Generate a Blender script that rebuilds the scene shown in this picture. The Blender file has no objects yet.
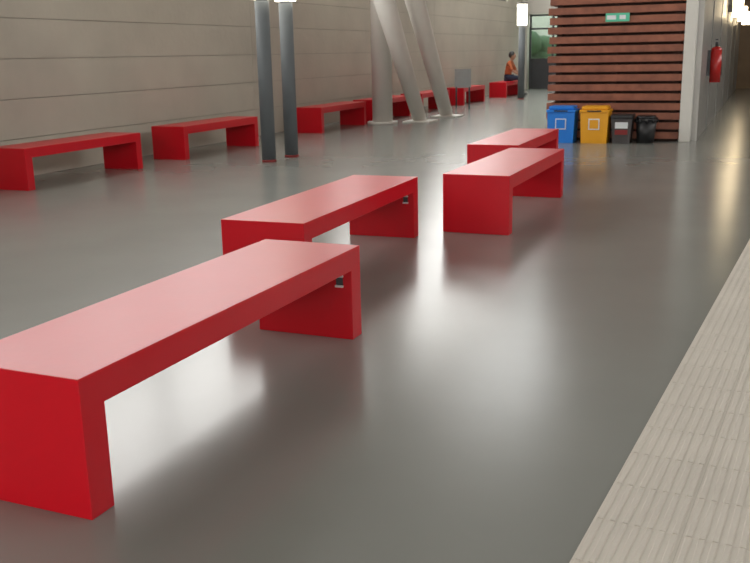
import bpy, bmesh, math, random
from mathutils import Vector, Matrix
random.seed(4)
S=bpy.context.scene
S.view_settings.view_transform='Standard'
S.view_settings.look='None'
S.view_settings.exposure=0.12

# ---------------------------------------------------------------- materials
def mat(name,col,rough=.5,metal=0,noise=0,nscale=5,bump=0,bscale=50,coat=0,emit=None,estr=0,col2=None,spec=.5):
    m=bpy.data.materials.new(name); m.use_nodes=True; nt=m.node_tree; b=nt.nodes['Principled BSDF']
    b.inputs['Base Color'].default_value=(*col,1); b.inputs['Roughness'].default_value=rough
    b.inputs['Metallic'].default_value=metal; b.inputs['Coat Weight'].default_value=coat
    b.inputs['Coat Roughness'].default_value=.22
    b.inputs['Specular IOR Level'].default_value=spec
    tc=nt.nodes.new('ShaderNodeTexCoord')
    if noise or col2:
        n=nt.nodes.new('ShaderNodeTexNoise'); n.inputs['Scale'].default_value=nscale; n.inputs['Detail'].default_value=5
        nt.links.new(tc.outputs['Object'],n.inputs['Vector'])
        r=nt.nodes.new('ShaderNodeValToRGB'); c2=col2 or tuple(c*(1-noise) for c in col)
        r.color_ramp.elements[0].color=(*c2,1); r.color_ramp.elements[1].color=(*col,1)
        r.color_ramp.elements[0].position=.3; r.color_ramp.elements[1].position=.7
        nt.links.new(n.outputs['Fac'],r.inputs['Fac']); nt.links.new(r.outputs['Color'],b.inputs['Base Color'])
    if bump:
        n=nt.nodes.new('ShaderNodeTexNoise'); n.inputs['Scale'].default_value=bscale
        nt.links.new(tc.outputs['Object'],n.inputs['Vector'])
        bp=nt.nodes.new('ShaderNodeBump'); bp.inputs['Strength'].default_value=bump; bp.inputs['Distance'].default_value=.02
        nt.links.new(n.outputs['Fac'],bp.inputs['Height']); nt.links.new(bp.outputs['Normal'],b.inputs['Normal'])
    if emit:
        b.inputs['Emission Color'].default_value=(*emit,1); b.inputs['Emission Strength'].default_value=estr
    return m
M={}
M['red']=mat('red_lacquer',(.62,.001,.012),.34,noise=.06,nscale=3,bump=.01,bscale=30,spec=.45)
M['clip']=mat('white_metal_clip',(.85,.85,.85),.3,metal=.3)
M['floor']=mat('grey_epoxy_floor',(.25,.255,.235),.225,noise=.08,nscale=1.3,bump=.02,bscale=2.5,spec=.58)
M['wall']=mat('board_concrete',(.53,.485,.41),.75,noise=.18,nscale=.8,bump=.15,bscale=12)
M['joint']=mat('wall_joint_dark',(.33,.31,.27),.9)
M['plaster']=mat('grey_plaster',(.49,.46,.41),.8,noise=.1,nscale=2)
M['ceil']=mat('ceiling_grey',(.36,.35,.33),.8,noise=.1,nscale=2)
M['steelwhite']=mat('white_painted_steel',(.74,.72,.67),.5,noise=.06,nscale=3)
M['steeldark']=mat('dark_painted_steel',(.05,.05,.055),.4,noise=.1)
M['pole']=mat('grey_pole_paint',(.12,.135,.145),.6,noise=.08)
M['polebase']=mat('pole_base_paint',(.25,.02,.02),.6,noise=.08)
M['frame']=mat('window_frame_metal',(.2,.2,.2),.4,metal=.6,noise=.1)
M['lamp']=mat('lamp_diffuser',(.9,.88,.8),.4,emit=(1,.93,.78),estr=3.5)
M['warm']=mat('warm_lamp_diffuser',(.9,.8,.6),.4,emit=(1,.78,.48),estr=10)
M['wood']=mat('reddish_wood_slat',(.34,.115,.063),.5,col2=(.21,.068,.038),nscale=6)
M['woodback']=mat('dark_timber_back',(.045,.02,.014),.8,noise=.2)
M['tile']=mat('beige_tactile_tile',(.69,.64,.57),.65,noise=.08,nscale=3)
M['grout']=mat('tile_grout',(.55,.51,.45),.8,noise=.1)
M['blue']=mat('blue_plastic',(.01,.22,.80),.4,noise=.05)
M['yellow']=mat('orange_yellow_plastic',(.88,.40,.01),.4,noise=.05)
M['black']=mat('black_plastic',(.018,.018,.02),.4,noise=.1)
M['darkgrey']=mat('dark_grey_plastic',(.05,.045,.045),.4,noise=.1)
M['bag']=mat('black_bin_bag',(.012,.012,.014),.25,bump=.6,bscale=25)
M['label']=mat('white_label',(.75,.78,.8),.5)
M['board']=mat('grey_notice_board',(.36,.38,.38),.5,noise=.1)
M['sign']=mat('exit_sign_green',(.05,.32,.2),.4,emit=(.1,.5,.3),estr=.3)
M['extred']=mat('extinguisher_red',(.5,.012,.01),.25,coat=.4)
M['panel']=mat('grey_metal_wall_panel',(.40,.385,.36),.35,metal=.3,noise=.12,nscale=2)
M['warmwall']=mat('warm_timber_wall',(.30,.19,.10),.45,noise=.3,nscale=2)
M['leaf']=mat('shrub_leaf',(.04,.09,.03),.7,col2=(.015,.04,.012),nscale=8)
M['grass']=mat('grass',(.1,.18,.04),.9,noise=.4)
M['skin']=mat('skin',(.42,.22,.14),.55); M['hair']=mat('black_hair',(.012,.009,.008),.5)
M['orange']=mat('orange_shirt',(.48,.12,.04),.8,noise=.1); M['jeans']=mat('dark_jeans',(.03,.04,.08),.8,noise=.2)
M['shoe']=mat('shoe',(.05,.05,.05),.6); M['eye']=mat('eye_dark',(.01,.01,.01),.2); M['lips']=mat('lips',(.35,.12,.1),.5)
def glass(name,tint):
    m=bpy.data.materials.new(name); m.use_nodes=True; nt=m.node_tree; nt.nodes.clear()
    o=nt.nodes.new('ShaderNodeOutputMaterial'); mx=nt.nodes.new('ShaderNodeMixShader')
    t=nt.nodes.new('ShaderNodeBsdfTransparent'); g=nt.nodes.new('ShaderNodeBsdfGlossy'); g.inputs['Roughness'].default_value=.02
    t.inputs['Color'].default_value=(*tint,1); mx.inputs[0].default_value=.08
    nt.links.new(t.outputs[0],mx.inputs[1]); nt.links.new(g.outputs[0],mx.inputs[2]); nt.links.new(mx.outputs[0],o.inputs[0]); return m
M['glass']=glass('clear_glass',(.93,.93,.92)); M['tinted']=glass('roof_glass',(.85,.86,.86)); M['doorglass']=glass('tinted_door_glass',(.55,.62,.60))

# ---------------------------------------------------------------- mesh builder
class B:
    def __init__(s,name): s.name=name; s.bm=bmesh.new(); s.mats=[]
    def mi(s,k):
        if k not in s.mats: s.mats.append(k)
        return s.mats.index(k)
    def _set(s,verts,k,smooth=False):
        i=s.mi(k); fs=set(f for v in verts for f in v.link_faces)
        for f in fs: f.material_index=i; f.smooth=smooth
    def box(s,x0,x1,y0,y1,z0,z1,k,mtx=None,bev=0):
        r=bmesh.ops.create_cube(s.bm,size=1); v=r['verts']
        for q in v: q.co=Vector(((x0+x1)/2+q.co.x*(x1-x0),(y0+y1)/2+q.co.y*(y1-y0),(z0+z1)/2+q.co.z*(z1-z0)))
        if mtx: bmesh.ops.transform(s.bm,matrix=mtx,verts=v)
        s._set(v,k)
        if bev:
            i=s.mi(k); es=list(set(e for q in v for e in q.link_edges))
            rr=bmesh.ops.bevel(s.bm,geom=es,offset=bev,segments=2,profile=.5,affect='EDGES')
            for f in rr['faces']: f.material_index=i
        return s
    def cyl(s,p0,p1,r0,r1,k,seg=24):
        p0=Vector(p0);p1=Vector(p1);d=p1-p0
        m=Matrix.Translation((p0+p1)/2)@d.to_track_quat('Z','Y').to_matrix().to_4x4()
        r=bmesh.ops.create_cone(s.bm,cap_ends=True,segments=seg,radius1=r0,radius2=r1,depth=d.length,matrix=m)
        s._set(r['verts'],k,True)
        for f in set(f for v in r['verts'] for f in v.link_faces):
            if len(f.verts)>4: f.smooth=False
        return s
    def sph(s,c,r,k,sc=(1,1,1),seg=20):
        m=Matrix.Translation(c)@Matrix.Diagonal((*sc,1))
        q=bmesh.ops.create_uvsphere(s.bm,u_segments=seg,v_segments=seg//2,radius=r,matrix=m); s._set(q['verts'],k,True); return s
    def prism(s,poly,axis,a0,a1,k,mtx=None):
        vs=[]
        for a in (a0,a1):
            vs.append([s.bm.verts.new((a,u,z) if axis=='x' else (u,a,z)) for u,z in poly])
        n=len(poly); fs=[s.bm.faces.new(vs[0]),s.bm.faces.new(vs[1][::-1])]
        for i in range(n):
            j=(i+1)%n; fs.append(s.bm.faces.new((vs[0][j],vs[0][i],vs[1][i],vs[1][j])))
        for f in fs: f.material_index=s.mi(k)
        if mtx: bmesh.ops.transform(s.bm,matrix=mtx,verts=vs[0]+vs[1])
        return s
    def done(s,loc=(0,0,0),rz=0,bevel=0,parent=None):
        bmesh.ops.recalc_face_normals(s.bm,faces=s.bm.faces[:])
        me=bpy.data.meshes.new(s.name); s.bm.to_mesh(me); s.bm.free()
        for k in s.mats: me.materials.append(M[k])
        o=bpy.data.objects.new(s.name,me); S.collection.objects.link(o); o.location=loc; o.rotation_euler[2]=rz
        if bevel:
            b=o.modifiers.new('bevel','BEVEL'); b.width=bevel; b.segments=3; b.limit_method='ANGLE'
        if parent: o.parent=parent
        return o

# ---------------------------------------------------------------- room shell
XL,XR,YB,YE,HC=-8.1,5.5,-5.0,33.0,8.0
W0=2.95
WINS=[(2.0,15.5,5.3),(17.0,31.0,6.6)]      # (y0,y1,top) high windows in the left wall
SX0,SX1,SY0,SY1=-7.9,-5.2,22.5,32.0        # roof light
B('floor').box(XL-.3,XR+.3,YB-.3,YE+.3,-.1,0,'floor').done()
c=B('ceiling')
c.box(XL-.3,SX0,YB-.3,YE+.3,HC,HC+.2,'ceil'); c.box(SX1,XR+.3,YB-.3,YE+.3,HC,HC+.2,'ceil')
c.box(SX0,SX1,YB-.3,SY0,HC,HC+.2,'ceil'); c.box(SX0,SX1,SY1,YE+.3,HC,HC+.2,'ceil'); c.done()
f=B('window_roof_light')
for i in range(6):
    y=SY0+(SY1-SY0)*i/5; f.box(SX0,SX1,y-.04,y+.04,HC+.02,HC+.14,'frame')
f.box(SX0,SX1,SY0,SY1,HC+.1,HC+.11,'tinted'); f.done()
w=B('wall_left')
w.box(XL-.3,XL-.02,YB,YE,0,W0,'joint')
prev=YB
for y0,y1,t in WINS:
    w.box(XL-.3,XL,prev,y0,W0,HC,'wall'); w.box(XL-.3,XL,y0,y1,t,HC,'wall'); prev=y1
w.box(XL-.3,XL,prev,YE,W0,HC,'wall')
z=.0; ch=.46
while z<W0-.05:
    y=YB
    while y<YE:
        y1=min(y+9.5,YE)
        w.box(XL-.02,XL,y+.003,y1-.003,z+.004,min(z+ch,W0)-.004,'wall'); y=y1
    z+=ch
w.done()
for k,(y0,y1,t) in enumerate(WINS):
    f=B('window_%d'%(k+1))
    n=6
    for i in range(n+1):
        yy=y0+(y1-y0)*i/n; f.box(XL-.2,XL-.08,yy-.04,yy+.04,W0,t,'frame')
    for zz in (W0+.04,t-.04): f.box(XL-.2,XL-.08,y0,y1,zz-.04,zz+.04,'frame')
    f.box(XL-.16,XL-.15,y0,y1,W0,t,'glass'); f.done()
# right wall; unseen high windows added as fill, also for the corridor wall
RZ0,RZ1,RY0,RY1=4.0,5.6,2.0,24.0
w=B('wall_right')
w.box(XR,XR+.3,YB,YE,0,RZ0,'plaster'); w.box(XR,XR+.3,YB,YE,RZ1,HC,'plaster'); w.box(XR,XR+.3,YB,RY0,RZ0,RZ1,'plaster'); w.box(XR,XR+.3,RY1,YE,RZ0,RZ1,'plaster'); w.done()
f=B('window_3')
for i in range(11): 
    y=RY0+(RY1-RY0)*i/10; f.box(XR+.08,XR+.2,y-.04,y+.04,RZ0,RZ1,'frame')
for zz in (RZ0+.04,RZ1-.04): f.box(XR+.08,XR+.2,RY0,RY1,zz-.04,zz+.04,'frame')
f.box(XR+.14,XR+.15,RY0,RY1,RZ0,RZ1,'glass'); f.done()
# back wall behind the camera; glazing added as fill for the bench fronts
BX0,BX1,BZ0,BZ1=-5.5,3.5,1.2,3.7
w=B('wall_back')
w.box(XL-.3,XR+.3,YB-.3,YB,0,BZ0,'plaster'); w.box(XL-.3,XR+.3,YB-.3,YB,BZ1,HC,'plaster'); w.box(XL-.3,BX0,YB-.3,YB,BZ0,BZ1,'plaster'); w.box(BX1,XR+.3,YB-.3,YB,BZ0,BZ1,'plaster'); w.done()
f=B('window_4')
for i in range(7):
    x=BX0+(BX1-BX0)*i/6; f.box(x-.04,x+.04,YB-.2,YB-.08,BZ0,BZ1,'frame')
for zz in (BZ0+.04,BZ1-.04): f.box(BX0,BX1,YB-.2,YB-.08,zz-.04,zz+.04,'frame')
f.box(BX0,BX1,YB-.15,YB-.14,BZ0,BZ1,'glass'); f.done()
# end wall with glazed door
DX0,DX1,DH=-7.9,-6.2,2.6
e=B('wall_front')
e.box(XL-.3,DX0,YE,YE+.3,0,HC,'plaster'); e.box(DX1,-2,YE,YE+.3,0,HC,'plaster'); e.box(DX0,DX1,YE,YE+.3,DH,HC,'plaster')
e.box(-2,XR+.3,YE,YE+.3,0,HC,'warmwall'); e.done()
d=B('door_1')
for xx in (DX0+.04,(DX0+DX1)/2,DX1-.04): d.box(xx-.035,xx+.035,YE+.31,YE+.37,0,DH,'steeldark')
for zz in (.05,1.05,2.1,DH-.04): d.box(DX0,DX1,YE+.31,YE+.37,zz-.03,zz+.03,'steeldark')
d.box(DX0+.05,DX1-.05,YE+.33,YE+.35,0,1.05,'steeldark')
d.box(DX0,DX1,YE+.34,YE+.345,0,DH,'doorglass'); d.done()
B('garden_ground').box(-25,15,YE+.38,YE+20,-.2,-.02,'grass').done()
B('garden_wall').box(-20,2,YE+8,YE+8.3,-.02,5.0,'plaster').done()
for i,(x,y,r) in enumerate([(-9.5,36,1.0),(-8.4,37,1.2),(-10.8,38,1.6),(-7.2,38.5,1.2)]):
    s=B('garden_shrub')
    for k in range(14):
        a=random.random()*6.28; q=random.random()*r*.7
        s.sph((math.cos(a)*q,math.sin(a)*q,r*.5+random.random()*r*.9),r*.45,'leaf',seg=10)
    s.cyl((0,0,-.0),(0,0,r*.6),.07,.05,'woodback',8); s.done((x,y,-.02))

# ---------------------------------------------------------------- benches
LB,WB,HB,TB=2.008,.523,.45,.105
def bench(xr,yn,yaw,clip=False):
    b=B('red_bench')
    poly=[(0,0),(TB,0),(TB,HB-TB),(LB-TB,HB-TB),(LB-TB,0),(LB,0),(LB,HB),(0,HB)]
    b.prism(poly,'x',-WB,0,'red')
    if clip:
        b.box(-.082,-.045,LB-TB-.004,LB-TB+.002,.27,.31,'steeldark')
        for zz in (.31,.26):
            b.box(-.085,-.042,LB-TB-.012,LB-TB+.002,zz,zz+.011,'clip')
    return b.done((xr,yn,0),-yaw,bevel=.004)
bench(-1.775,1.970,.008,True); bench(-2.293,4.427,-.030,True); bench(-1.700,6.630,.003); bench(-2.195,8.877,-.006)
for y in (7.55,10.5,14.75,17.3,20.0,23.2):
    bench(-7.2,y,0)
bench(-7.12,27.2,0)

# ---------------------------------------------------------------- tactile path
def path():
    b=B('tactile_paving_path'); m=Matrix.Translation((-.39,2.25,0))@Matrix.Rotation(-.0785,4,'Z')
    Wd=2.0; b.box(0,Wd,-4,14,0,.006,'grout')
    t=.25; nr=7
    for iy in range(int(18/t)):
        for ix in range(int(Wd/t)):
            x0=ix*t+.001; y0=-4+iy*t+.001
            b.box(x0,x0+t-.002,y0,y0+t-.002,.0055,.0075,'tile')
            p=(t-.002)/nr
            for r in range(nr):
                xa=x0+p*r+p*.2; xb=xa+p*.6
                b.prism([(xa,.007),(xb,.007),(xb-.004,.0112),(xa+.004,.0112)],'y',y0+.003,y0+t-.005,'tile')
    bmesh.ops.transform(b.bm,matrix=m,verts=b.bm.verts[:]); b.done()
path()

# ---------------------------------------------------------------- lamp posts
def post(x,y):
    b=B('lamp_post')
    b.cyl((0,0,0),(0,0,.03),.097,.097,'polebase',32); b.cyl((0,0,.03),(0,0,2.03),.092,.092,'pole',32)
    b.cyl((0,0,2.03),(0,0,2.05),.07,.07,'steeldark',32); b.cyl((0,0,2.05),(0,0,2.62),.14,.14,'lamp',32); b.cyl((0,0,2.62),(0,0,2.66),.15,.15,'steeldark',32)
    b.done((x,y,0))
post(-5.96,10.6); post(-5.94,11.2); post(-6.45,26.3)

# ---------------------------------------------------------------- structural columns
c=B('structural_column'); c.cyl((0,0,0),(0,0,.05),.3,.3,'steelwhite',32); c.cyl((0,0,.05),(0,0,HC),.2,.2,'steelwhite',32); c.done((-6.95,17.0,0))
def strut(x,y):
    b=B('inclined_column'); dx,dy=-.10,-.55
    b.box(-.28,.28,-.28,.28,0,.03,'steelwhite',bev=.005)
    b.cyl((0,0,.03),(dx*.12,dy*.12,.12),.13,.13,'steelwhite',32)
    b.cyl((dx*.1,dy*.1,.1),(dx*3,dy*3,3.0),.14,.215,'steelwhite',32)
    b.cyl((dx*3,dy*3,3.0),(dx*HC,dy*HC,HC),.215,.215,'steelwhite',32)
    b.done((x,y,0))
strut(-6.37,17.6); strut(-6.3,19.1)

# ---------------------------------------------------------------- timber kiosk
KX0,KX1,KY0,KY1=-3.08,-1.12,14.25,18.0
k=B('slatted_timber_kiosk')
k.box(KX0+.12,KX1-.02,KY0+.10,KY1,.0,3.4,'woodback')
z=.04
while z<3.4:
    k.box(KX0+random.uniform(-.015,.015),KX1,KY0,KY0+.05,z,z+.1,'wood',bev=.004)
    k.box(KX0,KX0+.05,KY0+.051,KY1,z,z+.1,'wood')
    z+=.14
for x in (KX0+.15,(KX0+KX1)/2,KX1-.1): k.box(x-.04,x+.04,KY0+.051,KY0+.13,0,3.4,'woodback')
k.box(KX1+.002,KX1+.16,KY0-.03,KY0+.2,0,3.4,'steelwhite',bev=.01)
k.done()
B('exit_sign').box(-.17,.17,-.02,0,-.06,.06,'sign').box(-.15,-.02,-.023,-.02,-.03,.03,'label').box(.03,.12,-.023,-.02,-.03,.03,'label').done((-2.07,KY0-.003,1.80))
p=B('wall_corridor')
p.box(-1.11,-.88,KY0+.21,YE,0,HC,'panel')
for i in range(6): p.box(-.885,-.87,KY0+2.5+i*3,KY0+2.54+i*3,0,3.2,'frame')
p.box(-.885,-.86,KY0+.21,YE,3.2,3.3,'frame'); p.done()
x=B('fire_extinguisher')
x.cyl((0,0,0),(0,0,.5),.085,.085,'extred',24); x.sph((0,0,.5),.085,'extred',(1,1,.7)); x.cyl((0,0,.54),(0,0,.62),.025,.025,'steeldark',12)
x.box(-.02,.02,-.12,.05,.6,.625,'steeldark'); x.box(-.02,.02,-.13,.02,.65,.67,'steeldark'); x.cyl((0,.05,.6),(.07,.09,.45),.012,.012,'black',8); x.cyl((.07,.09,.45),(.08,.08,.1),.012,.018,'black',8)
x.box(-.13,-.08,-.04,.04,.1,.5,'steeldark'); x.done((-.75,15.9,.80))
for y in (22,26,30):
    l=B('wall_lamp'); l.box(-.1,0,-.05,.05,-.08,.08,'steeldark'); l.cyl((.1,0,-.18),(.1,0,.18),.11,.11,'warm',24); l.done((-.76,y,2.15))

# ---------------------------------------------------------------- bins
def boxbin(x,col):
    b=B('recycling_bin'); w=.205
    b.prism([(-w+.02,0),(w-.02,0),(w,.45),(-w,.45)],'y',-.16,.16,col)
    b.box(-w-.01,w+.01,-.18,.18,.45,.49,col,bev=.008); b.box(-w+.02,w-.02,-.16,.16,.49,.54,col,bev=.015)
    b.box(-.1,.1,-.184,-.178,.462,.482,'black'); b.box(-.08,.08,-.168,-.158,.2,.36,'label'); b.box(-.065,.065,-.171,-.167,.215,.345,col)
    b.done((x,13.95,0))
boxbin(-2.77,'blue'); boxbin(-2.28,'yellow')
b=B('waste_bin'); b.prism([(-.12,0),(.12,0),(.15,.36),(-.15,.36)],'y',-.14,.14,'darkgrey'); b.box(-.16,.16,-.16,.16,.36,.42,'black',bev=.015)
b.box(-.09,.09,-.150,-.138,.22,.31,'label'); b.box(-.09,.09,-.150,-.138,.13,.2,'polebase'); b.done((-1.89,13.97,0))
b=B('waste_bin'); b.cyl((0,0,0),(0,0,.33),.12,.15,'black',28); b.cyl((0,0,.33),(0,0,.36),.16,.16,'bag',28); b.cyl((0,0,.36),(0,0,.40),.155,.13,'bag',28)
for i in range(9):
    a=i*.7; b.sph((.14*math.cos(a),.14*math.sin(a),.33),.035,'bag',(1,1,1.3),8)
b.done((-1.56,14.0,0))
b=B('notice_stand'); b.box(-.2,.2,-.015,.015,.5,.95,'board'); b.cyl((-.16,0,0),(-.16,0,.52),.02,.02,'steeldark',8); b.cyl((.16,0,0),(.16,0,.52),.02,.02,'steeldark',8); b.done((-6.85,22.0,0),.35)

# ---------------------------------------------------------------- seated person
def skin(name,verts,edges,rad,k,parent,sub=2):
    me=bpy.data.meshes.new(name); me.from_pydata(verts,edges,[]); o=bpy.data.objects.new(name,me); S.collection.objects.link(o)
    me.materials.append(M[k]); sm=o.modifiers.new('skin','SKIN'); sm.use_smooth_shade=True
    for i,v in enumerate(me.skin_vertices[0].data):
        r=rad[i]; v.radius=r if isinstance(r,tuple) else (r,r); v.use_root=(i==0)
    s=o.modifiers.new('sub','SUBSURF'); s.levels=s.render_levels=sub; o.parent=parent; return o
def person(loc,rz):
    P=bpy.data.objects.new('seated_person',None); S.collection.objects.link(P); P.location=loc; P.rotation_euler[2]=rz
    skin('torso_shirt',[(0,0,.60),(.02,0,.72),(.05,0,.88),(.09,0,1.00),(.11,0,1.04),(.09,.17,.97),(.2,.22,.76),(.09,-.17,.97),(.2,-.22,.76)],
         [(0,1),(1,2),(2,3),(3,4),(3,5),(5,6),(3,7),(7,8)],[(.15,.12),(.14,.115),(.15,.12),(.11,.1),(.06,.06),.065,.055,.065,.055],'orange',P)
    skin('trousers',[(0,0,.58),(.04,.09,.55),(.42,.12,.54),(.44,.12,.12),(.04,-.09,.55),(.42,-.12,.54),(.40,-.12,.12)],
         [(0,1),(1,2),(2,3),(0,4),(4,5),(5,6)],[(.13,.11),.09,.07,.05,.09,.07,.05],'jeans',P)
    for sgn in (1,-1):
        V=[(.2,sgn*.215,.77),(.38,sgn*.14,.66),(.42,sgn*.12,.645)]
        skin('forearm',V,[(0,1),(1,2)],[.042,.03,.03],'skin',P)
        for j in range(4):
            yo=sgn*.12+(j-1.5)*.02; L=[.07,.08,.075,.06][j]
            skin('finger',[(.42,yo,.645),(.42+L*.6,yo,.64),(.42+L,yo,.62)],[(0,1),(1,2)],[.009,.009,.007],'skin',P,1)
        skin('thumb',[(.40,sgn*.12-sgn*.03,.645),(.43,sgn*.12-sgn*.055,.64),(.455,sgn*.12-sgn*.06,.63)],[(0,1),(1,2)],[.01,.01,.008],'skin',P,1)
        b=B('shoe'); b.sph((.06,0,.05),.05,'shoe',(2.4,.9,1),16); b.done((.42,sgn*.12,0),parent=P)
    skin('neck',[(.1,0,1.0),(.13,0,1.12)],[(0,1)],[.055,.05],'skin',P)
    h=B('head'); h.sph((.15,0,1.2),.1,'skin',(.95,.78,1.2),24); h.sph((.245,0,1.185),.018,'skin',(1,.8,1.4),10)
    h.sph((.125,0,1.235),.108,'hair',(.95,.84,1.05),20)
    for sg in (1,-1): h.sph((.235,sg*.032,1.205),.011,'eye',seg=8); h.sph((.15,sg*.08,1.19),.025,'skin',(.7,.4,1.2),8)
    h.sph((.232,0,1.145),.016,'lips',(.4,1.3,.4),8); h.done(parent=P)
person((-7.38,28.35,0),0)

# ---------------------------------------------------------------- light
w=bpy.data.worlds.new('sky'); S.world=w; w.use_nodes=True; nt=w.node_tree; bg=nt.nodes['Background']
bg.inputs['Color'].default_value=(1,.985,.97,1); bg.inputs['Strength'].default_value=8
def portal(loc,rot,sx,sy):
    a=bpy.data.lights.new('daylight_portal','AREA'); a.shape='RECTANGLE'; a.size=sx; a.size_y=sy; a.cycles.is_portal=True
    o=bpy.data.objects.new('daylight_portal',a); S.collection.objects.link(o); o.location=loc; o.rotation_euler=rot
for y0,y1,t in WINS: portal((XL-.05,(y0+y1)/2,(W0+t)/2),(0,-math.pi/2,0),t-W0,y1-y0)
portal((XR+.05,(RY0+RY1)/2,(RZ0+RZ1)/2),(0,math.pi/2,0),RZ1-RZ0,RY1-RY0)
portal(((BX0+BX1)/2,YB-.05,(BZ0+BZ1)/2),(math.pi/2,0,0),BX1-BX0,BZ1-BZ0)
portal(((SX0+SX1)/2,(SY0+SY1)/2,HC+.01),(0,0,0),SX1-SX0,SY1-SY0)

# ---------------------------------------------------------------- camera
fpx,pitch,roll,Hc,hd=913.4,.2441,-.0209,1.35,.40
fw=Vector((-math.sin(hd)*math.cos(pitch),math.cos(hd)*math.cos(pitch),-math.sin(pitch)))
r0=Vector((math.cos(hd),math.sin(hd),0)); u0=r0.cross(fw)
r=r0*math.cos(roll)+u0*math.sin(roll); u=-r0*math.sin(roll)+u0*math.cos(roll)
cd=bpy.data.cameras.new('camera'); cd.sensor_width=36; cd.lens=fpx/750*36; cd.clip_end=200
cd.dof.use_dof=True; cd.dof.focus_distance=4.0; cd.dof.aperture_fstop=9
co=bpy.data.objects.new('camera',cd); S.collection.objects.link(co)
m=Matrix(((r.x,u.x,-fw.x,0),(r.y,u.y,-fw.y,0),(r.z,u.z,-fw.z,Hc),(0,0,0,1))); co.matrix_world=m
S.camera=co
